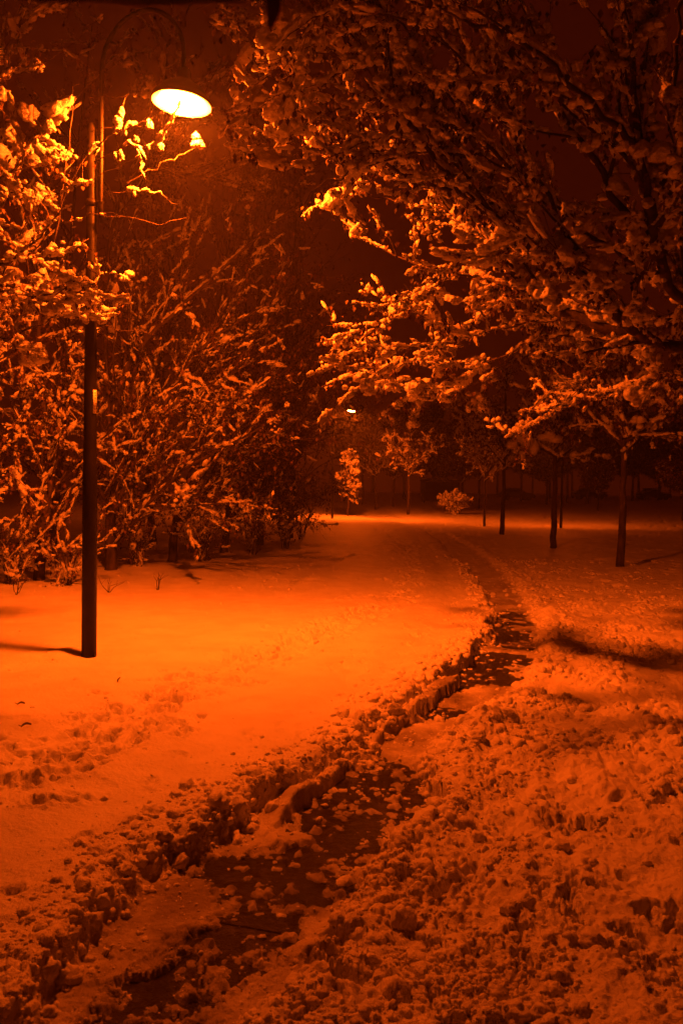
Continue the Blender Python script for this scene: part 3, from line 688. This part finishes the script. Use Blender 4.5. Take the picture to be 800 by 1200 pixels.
# ------------------------------------------------------------------ woodland on the left
wood_specs = [
    # u, v(ground), height, lean(x), label, seed
    (130, 672, 8.5, 0.10, 'snow-flecked woodland tree with a thick dark trunk just right of the near lamp post'),
    (46, 684, 7.0, 0.02, 'slim dark-trunked woodland tree left of the near lamp post'),
    (-70, 700, 8.0, 0.1, 'woodland tree cut off by the left edge behind the bare twigs'),
    (200, 662, 9.0, 0.16, 'woodland tree with snowy limbs sloping up right, second right of the near lamp post'),
    (262, 650, 10.0, 0.12, 'woodland tree midway along the dark wood, behind the lit lawn'),
    (60, 655, 12.0, 0.06, 'tall woodland tree deep in the wood behind the near lamp post'),
    (305, 641, 11.0, 0.10, 'shadowed woodland tree beyond the middle of the wood'),
    (180, 640, 14.0, 0.05, 'tall shadowed woodland tree whose crown rises behind the lamp head'),
    (340, 632, 12.0, 0.02, 'dark woodland tree near the far end of the wood'),
    (330, 624, 10.0, -0.05, 'last tall dark tree at the far end of the wood beside the path'),
    (280, 625, 17.0, 0.0, 'tallest dark tree at the back of the wood'),
]
for k, (u, v, h, lean, lab) in enumerate(wood_specs):
    b = gpt(u, v, 0.12); b[2] = H(b[0], b[1]) - 0.08; D = b[1]
    near = D < 20
    dim = k in (4, 6, 8, 9, 10)  # these trees get hardly any snow, to imitate deep shade
    Pw = dict(levels=3, dens=(2.7, 1.9, 2.0) if near else (3.0, 1.8, 1.5), ang=(18, 60), up=(0.14, 0.08, 0.0), len=(2.9 * h / 9, 1.3, 0.55), r=(0.03, 0.011, 0.005), wig=0.08, trop=0.0, droop=0.02,
              snow=0.023 if near else 0.034, cover=0.07 if dim else 0.34 if near else 0.20, bigp=0.035, bigs=2.2, hang=0.08, elong=1.0, shade_thin=True, leafp=0.1, leaf=0.07 if near else 0.12, sub=1, rmin=0.0035 if near else 0.006, t0=0.05, zmin=0.3, seg=0.2, trunk_vert=True,
              step=0.95, bias=(0.20 if k < 3 else 0.06 if k < 7 else -0.05, -0.10, 0))
    t = Tree(200 + k, Pw); rg = t.rng
    pts = [b]; 
    for z in (0.15, 0.3, 0.5, 0.75, 1.0): pts.append(b + np.array([lean * h * z + rg.normal(0, .12), rg.normal(0, .12), h * z]))
    t.limb(pts, 0.13 if k == 0 else 0.09 + 0.002 * h, 0.012)
    if k in (0, 3, 4):
        for q in range(4):
            z0 = 0.8 + 0.5 * q; a = rg.uniform(-0.9, 0.5); e = rg.uniform(0.6, 0.9); Ln = rg.uniform(2.8, 4.2)
            p0 = b + np.array([lean * z0, 0, z0]); dr = np.array([math.cos(a) * math.cos(e), math.sin(a) * math.cos(e), math.sin(e)])
            t.limb([p0, p0 + dr * Ln * .35, p0 + dr * Ln * .7 + [0, 0, .05], p0 + dr * Ln + [0.1, 0, 0]], 0.045, 0.01)
    if k == 0:
        def LW(lst): return [dpt(u_, v_, Y_) for u_, v_, Y_ in lst]
        D0 = b[1]
        for lst, ra in (([(128, 560, D0), (150, 430, D0 - .6), (245, 330, D0 - 1.2), (345, 240, D0 - 1.8)], .07), ([(133, 600, D0), (190, 480, D0 - .8), (240, 405, D0 - 1.2), (300, 365, D0 - 1.6)], .05),
                        ([(136, 640, D0), (175, 590, D0 - .8), (225, 545, D0 - 1.4), (310, 500, D0 - 2)], .05), ([(128, 500, D0), (125, 330, D0 - .5), (150, 215, D0 - 1), (215, 203, D0 - 1.3), (270, 215, D0 - 1.5), (300, 238, D0 - 1.6)], .05),
                        ([(125, 540, D0), (90, 470, D0 - 1), (40, 480, D0 - 1.8), (0, 545, D0 - 2.2)], .04), ([(128, 590, D0), (80, 520, D0 - 1.2), (20, 500, D0 - 2)], .04)):
            t.limb(LW(lst), ra, 0.012)
    t.build('woodland_tree', tuple(b), lab, 'tree', 'trees of the dark wood beside the lawn'); print(k, 'clumps', t.nclump)
# undergrowth shrubs at the wood edge
shr = [(15, 690, 1.5, 'snowy bramble bush at the left edge at the foot of the wood'), (80, 688, 1.1, 'low snowy bush directly behind the near lamp post foot'), (160, 668, 1.4, 'low snowy bush beside the thick dark trunk'),
       (235, 662, 1.6, 'snow-dusted bush at the edge of the lit lawn'), (295, 652, 2.0, 'dark bush where the lit lawn fades into shadow'), (335, 645, 2.2, 'dark bush close to the narrowing lawn'), (352, 634, 2.6, 'tall dark bush at the far tip of the wood beside the path')]
for k, (u, v, h, lab) in enumerate(shr):
    b = gpt(u, v, 0.12); b[2] = H(b[0], b[1]) - 0.05
    Pw = dict(levels=2, dens=(4.0, 2.6), ang=(20, 70), up=(0.1, 0.0), len=(0.5 * h, 0.28 * h), r=(0.008, 0.004), wig=0.2, trop=-0.01, snow=0.022 if k < 4 else 0.035, cover=0.36 if k < 4 else 0.12, bigp=0.05, bigs=1.8, hang=0.05, leafp=0.3, leaf=0.06,  # later bushes carry less snow so they read as shaded
              sub=2 if k < 4 else 1, rmin=0.003, t0=0.1, zmin=0.12, seg=0.12, step=1.5)
    t = Tree(400 + k, Pw); rg = t.rng
    for q in range(9):
        a = rg.rand() * 6.283; sp = rg.uniform(.2, .75) * h
        t.limb([b + [rg.normal(0, .06), rg.normal(0, .06), 0], b + np.array([math.cos(a) * sp * .4, math.sin(a) * sp * .4, h * .5]), b + np.array([math.cos(a) * sp, math.sin(a) * sp, h * rg.uniform(.6, 1)])], 0.012, 0.004)
    t.build('bush', tuple(b), lab, 'bush', 'bushes at the foot of the wood')

# ------------------------------------------------------------------ row of young trees on the right
def crown_tree(seed, h, r0, hb, spread, sub, snow, dens, fork=None, leafp=0.6, leaf=0.09):
    Pw = dict(levels=3, dens=dens, ang=(25, 65), up=(0.12, 0.05, 0.0), len=(spread * 0.55, spread * 0.3, spread * 0.15), r=(0.02, 0.009, 0.005), wig=0.14, trop=0.02, snow=snow, cover=0.62, bigp=0.06, bigs=1.8, hang=0.12,
              leafp=leafp, leaf=leaf, nleaf=5, sub=sub, rmin=0.004, t0=0.1, zmin=hb * 0.85, seg=0.2, trunk_vert=True, step=1.4)
    t = Tree(seed, Pw); rg = t.rng; z = np.zeros(3)
    t.limb([z + [0, 0, -.15], z + [.02, 0, hb * .5], z + [0.04, 0.02, hb], z + [.02, 0, h * .65], z + [0.05, 0, h * .95]], r0, r0 * .25, 0, kids=False)
    t.spawn(*[x[6:] if True else x for x in (t.lines[0][0][8:], t.lines[0][1][8:])], 0) if False else t.spawn(t.lines[0][0][10:], t.lines[0][1][10:], 0)
    n = 6
    for q in range(n):
        a = q * 2.4 + rg.rand(); e = rg.uniform(.45, .95); Ln = spread * rg.uniform(.75, 1.05); zz = hb + (h - hb) * 0.35 * q / n * rg.uniform(.6, 1)
        dr = np.array([math.cos(a) * math.cos(e), math.sin(a) * math.cos(e), math.sin(e)]); p0 = np.array([0.03, 0, zz])
        t.limb([p0, p0 + dr * Ln * .5, p0 + dr * Ln + [0, 0, .1]], r0 * .42, 0.01)
    return t
row = [(726, 665, 6.0, 'nearest young park tree on the right, thick straight dark trunk and snowy crown'), (647, 643, 6.8, 'second nearest young park tree on the right with a straight dark trunk'),
       (588, 627, 7.2, 'third young park tree of the right row, its trunk before lumpy lit snow'), (567, 616, 6.0, 'thin young tree just left of the third park tree'),
       (478, 606, 6.5, 'slim park tree right of the distant lamp, standing behind the bright strip of snow'), (440, 601, 6.5, 'slim park tree nearest the distant lamp on its right')]
protos = []
for k, (u, v, h, lab) in enumerate(row):
    b = gpt(u, v, 0.1); b[2] = H(b[0], b[1])
    if k < 3:
        t = crown_tree(600 + k, h, (0.105, 0.11, 0.11)[k], 2.6, 2.9, 2 if k < 2 else 1, 0.05 if k == 0 else 0.065, (2.6, 2.2, 2.0) if k < 2 else (2.6, 2.0, 1.4))
        o = t.build('park_tree', (0, 0, 0), lab, 'tree', 'row of young park trees on the right'); protos.append(o)
    else:
        o = copy_tree(protos[2]); o['label'] = lab; o.rotation_euler[2] = k * 1.7
        if k == 3: o.scale = (0.7, 0.7, 0.9)
    o.location = b
# trees of the park behind
bt = [(770, 596, 1.0, 'many-stemmed'), (700, 592, 0.9, ''), (640, 590, 1.1, ''), (560, 592, 1.0, ''), (520, 590, 1.2, ''), (610, 590, 1.2, ''), (460, 592, 1.2, ''), (425, 590, 1.3, ''), (835, 600, 1.2, ''), (740, 588, 1.5, ''), (670, 586, 1.5, ''), (495, 587, 1.6, ''),
      (540, 600, 0.9, ''), (800, 612, 0.8, ''), (590, 586, 1.6, ''), (405, 588, 1.6, ''), (700, 603, .75, '')]
tfar = crown_tree(700, 7.0, 0.13, 2.2, 3.0, 1, 0.07, (2.2, 1.8, 1.3), leaf=0.22, leafp=1.0)
labs = ['spreading background tree at the right edge of the park', 'small background tree between the two nearest park trunks', 'background tree behind the second park trunk', 'background tree above the snow-covered bush', 'background tree left of the snow-covered bush',
        'background tree beside the dark parked car', 'background tree between the two slim park trees', 'background tree just right of the distant lamp', 'background tree cut off by the right edge', 'tall far tree behind the nearest park trunk', 'tall far tree on the horizon left of the nearest park trunk',
        'tall far tree behind the snow-roofed shelter', 'young tree standing right at the snow-covered bush', 'small tree at the right edge beyond the nearest park tree', 'tall far tree behind the dark parked car', 'tall far tree behind the distant lamp post', 'thin young tree midway between the two nearest park trunks']
pf = None
for k, (u, v, s, _) in enumerate(bt):
    hz = 577 + (u - 400) * 0.014; Y = 1.6 * F / max(v - hz, 5.0); Y = min(Y, 120)
    if v < 594: Y = {0: 62, 1: 75, 2: 80, 3: 68, 4: 80, 5: 90, 6: 70, 7: 75, 9: 100, 10: 110, 11: 100, 14: 115, 15: 95}.get(k, Y)
    b = dpt(u, v, Y); b[2] = H(b[0], b[1]) - 0.05
    if pf is None: o = tfar.build('background_tree', (0, 0, 0), labs[k], 'tree', 'background trees across the park'); pf = o
    else: o = copy_tree(pf); o['label'] = labs[k]
    o.location = b; o.rotation_euler[2] = k * 2.1; o.scale = (s, s, s * (1 + 0.15 * math.sin(k * 2.7)))

rgf = np.random.RandomState(12)
for q in range(22):
    u = 425 + q * 20 + rgf.uniform(-9, 9); Y = rgf.uniform(84, 135); b = dpt(u, 588, Y); b[2] = H(b[0], b[1]) - .05
    o = copy_tree(pf); o['label'] = 'dark far tree merging into the unlit background of the park'; o['group'] = 'dark far trees at the end of the park'; o.location = b; o.rotation_euler[2] = q * 1.3; sc_ = rgf.uniform(1.3, 2.1); o.scale = (sc_, sc_, sc_ * rgf.uniform(.9, 1.2))

# small lit tree below the far lamp
b = gpt(407, 606, 0.1); b[2] = H(b[0], b[1])
Pw = dict(levels=2, dens=(9, 5), ang=(55, 88), up=(0.0, -0.05), len=(1.1, 0.5), r=(0.02, 0.01), wig=0.12, trop=-0.02, snow=0.075, cover=0.62, bigp=0.12, bigs=1.6, hang=0.1, leafp=0.5, leaf=0.12, sub=2, rmin=0.006, t0=0.3, zmin=0.8, seg=0.2, trunk_vert=True)
t = Tree(800, Pw); t.limb([b - [0, 0, .1], b + [0.05, 0, 1.2], b + [0, 0, 2.6], b + [0.0, 0, 4.2]], 0.09, 0.02)
t.build('snowy_tree', tuple(b), 'small tree thickly covered with bright snow directly below the distant lamp', 'tree')
# snow covered bush beside the path
b = gpt(532, 606, 0.1); b[2] = H(b[0], b[1])
Pw = dict(levels=2, dens=(3, 3), ang=(30, 80), up=(0.0, -0.05), len=(0.7, 0.4), r=(0.02, 0.01), wig=0.2, trop=-0.05, snow=0.08, cover=0.55, bigp=0.15, bigs=1.5, hang=0.2, leafp=0.8, leaf=0.12, sub=2, rmin=0.006, t0=0.3, zmin=0.15, seg=0.2)
t = Tree(810, Pw)
for q in range(34):
    a = q * 2.4; e_ = .25 + .75 * ((q * 7) % 34) / 34; t.limb([b, b + [math.cos(a) * .5 * e_, math.sin(a) * .5 * e_, .8], b + [math.cos(a) * 1.15 * e_, math.sin(a) * .8 * e_, 1.75 - .8 * e_]], 0.025, 0.008)
t.build('round_bush', tuple(b), 'round bush heaped with snow beyond the bend of the path', 'bush')

exec_far = True
# shelter with a snow-covered flat roof
M_DARK = plain('dark_timber', (0.03, 0.025, 0.02), (0.06, 0.05, 0.04), 5, 0.8)
b = dpt(517, 590, 84); b[2] = H(b[0], b[1])
root = empty('park_shelter', tuple(b), 'low dark park shelter with snow on its flat roof behind the round bush', 'shelter')
mb = MB(); mb.box((0, 0, 2.35), (4.4, 2.6, 0.16)); mb.obj('roof', M_DARK, root, smooth=False)
mb = MB(); mb.box((0, 1.1, 1.2), (4.0, 0.08, 2.1)); mb.obj('back_wall', M_DARK, root, smooth=False)
for sx in (-2.0, 2.0):
    for sy in (-1.1, 1.1):
        mb = MB(); mb.box((sx, sy * 0.98, 1.1), (0.14, 0.14, 2.34)); mb.obj('post', M_DARK, root, smooth=False)
mb = MB(); rg = np.random.RandomState(1); stamp(mb, [(x, y, 2.47) for x in np.linspace(-2, 2, 14) for y in np.linspace(-1.1, 1.1, 8)], np.tile([0.3, 0.3, 0.12], (112, 1)) * (0.8 + .4 * rg.rand(112, 1)), rg, 2); mb.obj('snow_cover', M_CLUMP, root)
# parked car
M_CAR = plain('dark_car_paint', (0.015, 0.014, 0.014), (0.02, 0.018, 0.018), 5, 0.3)
M_GLASS = plain('car_glass', (0.01, 0.01, 0.01), (0.015, 0.015, 0.015), 5, 0.1)
M_TYRE = plain('tyre_rubber', (0.01, 0.01, 0.01), (0.02, 0.02, 0.02), 5, 0.9)
def car(b, rz, label, snowy):
    root = empty('parked_car', tuple(b), label, 'car'); root.rotation_euler[2] = rz
    def prism(prof, w0, w1, zs):
        mb = MB(); P = np.array(prof); n = len(P); V = []
        for s in (-1, 1):
            for x, z in P: V.append((x, s * (w0 + (w1 - w0) * np.clip((z - zs[0]) / (zs[1] - zs[0]), 0, 1)), z))
        Vn = np.array(V); jj = np.arange(n); mb.add(Vn, None, np.stack([jj, (jj + 1) % n, (jj + 1) % n + n, jj + n], -1))
        c0 = Vn[:n].mean(0); c1 = Vn[n:].mean(0)
        mb.add(np.vstack([Vn[:n], c0]), np.stack([(jj + 1) % n, jj, np.full(n, n)], -1)); mb.add(np.vstack([Vn[n:], c1]), np.stack([jj, (jj + 1) % n, np.full(n, n)], -1)); return mb
    body = prism([(-2.1, .35), (-2.15, .6), (-2.05, .88), (-1.3, .95), (0.9, .97), (1.9, .82), (2.15, .6), (2.1, .3)], .86, .80, (.4, .95)); body.obj('body', M_CAR, root, smooth=False)
    cab = prism([(-1.75, .95), (-1.25, 1.38), (-.3, 1.47), (.35, 1.42), (1.05, .96)], .78, .60, (.95, 1.45)); cab.obj('cabin', M_GLASS, root, smooth=False)
    mb = MB(); mb.box((-.4, 0, 1.47), (1.5, 1.18, .05)); mb.obj('roof', M_CAR, root, smooth=False)
    for x in (-1.3, 1.35):
        for s in (-1, 1):
            mb = MB(); mb.tube([(x, s * .70, .32), (x, s * .88, .32)], [.32, .32], 20, cap=True); mb.obj('wheel', M_TYRE, root)
    if snowy:
        mb = MB(); rg = np.random.RandomState(3); C = [(x, y, 1.5) for x in np.linspace(-1.1, .3, 7) for y in np.linspace(-.5, .5, 4)] + [(x, y, .9) for x in np.linspace(1.1, 2.0, 4) for y in np.linspace(-.7, .7, 5)] + [(-1.95, y, .92) for y in np.linspace(-.7, .7, 5)]
        stamp(mb, C, np.tile([.28, .28, .13], (len(C), 1)), rg, 2); mb.obj('snow_cover', M_CLUMP, root)
b = dpt(604, 592, 96); b[2] = H(b[0], b[1]); car(b, 0.1, 'dark parked car on the far side of the park, beyond the third park tree', False)
b = dpt(690, 590, 104); b[2] = H(b[0], b[1]); car(b, -0.1, 'snow-covered parked car at the far edge of the park, between the two nearest park trunks', True)
b = dpt(765, 592, 108); b[2] = H(b[0], b[1]); car(b, 0.05, 'snow-covered parked car at the far edge, right of the nearest park tree', True)

# ------------------------------------------------------------------ little things on the snow
rg = np.random.RandomState(9)
for (u, v, n_, lab) in [(244, 660, 5, 'dry forked plant stem poking out of the snow right of the near lamp post'), (185, 692, 4, 'bare plant stem in the snow just right of the near lamp post'), (20, 700, 5, 'dry weed stems in the snow at the left edge'), (128, 695, 4, 'short dark weed stem next to the near lamp post')]:
    b = gpt(u, v, 0.15); b[2] = H(b[0], b[1]) - 0.02
    mb = MB()
    for q in range(n_):
        a = rg.uniform(0, 6.28); l_ = rg.uniform(.2, .42); p = np.array([0., 0, 0]); d = np.array([math.cos(a) * .5, math.sin(a) * .3, 1.0]); pts = [p]
        for k in range(5): d = d + rg.normal(0, .25, 3); d /= np.linalg.norm(d); p = p + d * l_ / 5; pts.append(p)
        mb.tube(pts, np.linspace(.006, .003, 6), 4)
        mb.tube([pts[3], pts[3] + np.array([rg.normal(0, .08), rg.normal(0, .05), .09])], [.004, .002], 4)
    o = mb.obj('plant_stem', M_BARK); o.location = b; tag(o, lab, 'plant')
for (u, v, s, lab) in [(141, 800, .03, 'curled dark leaf standing upright in the snow before the near lamp post'), (25, 827, .028, 'dark dead leaf on the snow near the left edge, farther of two'), (31, 852, .032, 'long dark dead leaf on the snow near the left edge, nearer of two')]:
    b = gpt(u, v, 0.16); b[2] = H(b[0], b[1]) + .004
    mb = MB(); n = 7; V = []
    for k in range(n):
        t_ = k / (n - 1); wd = math.sin(math.pi * min(t_ * .9 + .06, 1)) * .38
        for q in (-1, 0, 1): V.append(((t_ - .5) * 2 * s, q * wd * s + 0.1 * s * math.sin(t_ * 5), abs(q) * .35 * s + .5 * s * math.sin(t_ * 2.6) + rg.normal(0, .03 * s)))
    Q = [[k * 3 + q, k * 3 + q + 1, (k + 1) * 3 + q + 1, (k + 1) * 3 + q] for k in range(n - 1) for q in (0, 1)]
    mb.add(V, None, Q); mb.tube([(-s, 0, 0.01), (-1.5 * s, .1 * s, .02)], [.0025, .002], 4)
    o = mb.obj('dead_leaf', M_LEAF); o.location = b; o.rotation_euler = ((0, -1.1, .3) if u == 141 else (0.2, 0, .6 if u == 31 else .2)); tag(o, lab, 'leaf')

# ------------------------------------------------------------------ misty night air
mb = MB(); mb.box((10, 70, 13), (190, 230, 30)); hz = mb.mesh('haze', None, smooth=False)
m, n, l = newmat('night_mist'); out = n.new('ShaderNodeOutputMaterial'); pv = n.new('ShaderNodeVolumePrincipled')
pv.inputs['Color'].default_value = (0.85, 0.85, 0.85, 1); pv.inputs['Density'].default_value = 0.0028; pv.inputs['Anisotropy'].default_value = 0.4
l.new(pv.outputs[0], out.inputs['Volume']); hz.materials.append(m)
o = bpy.data.objects.new('haze', hz); col.objects.link(o); o['kind'] = 'stuff'
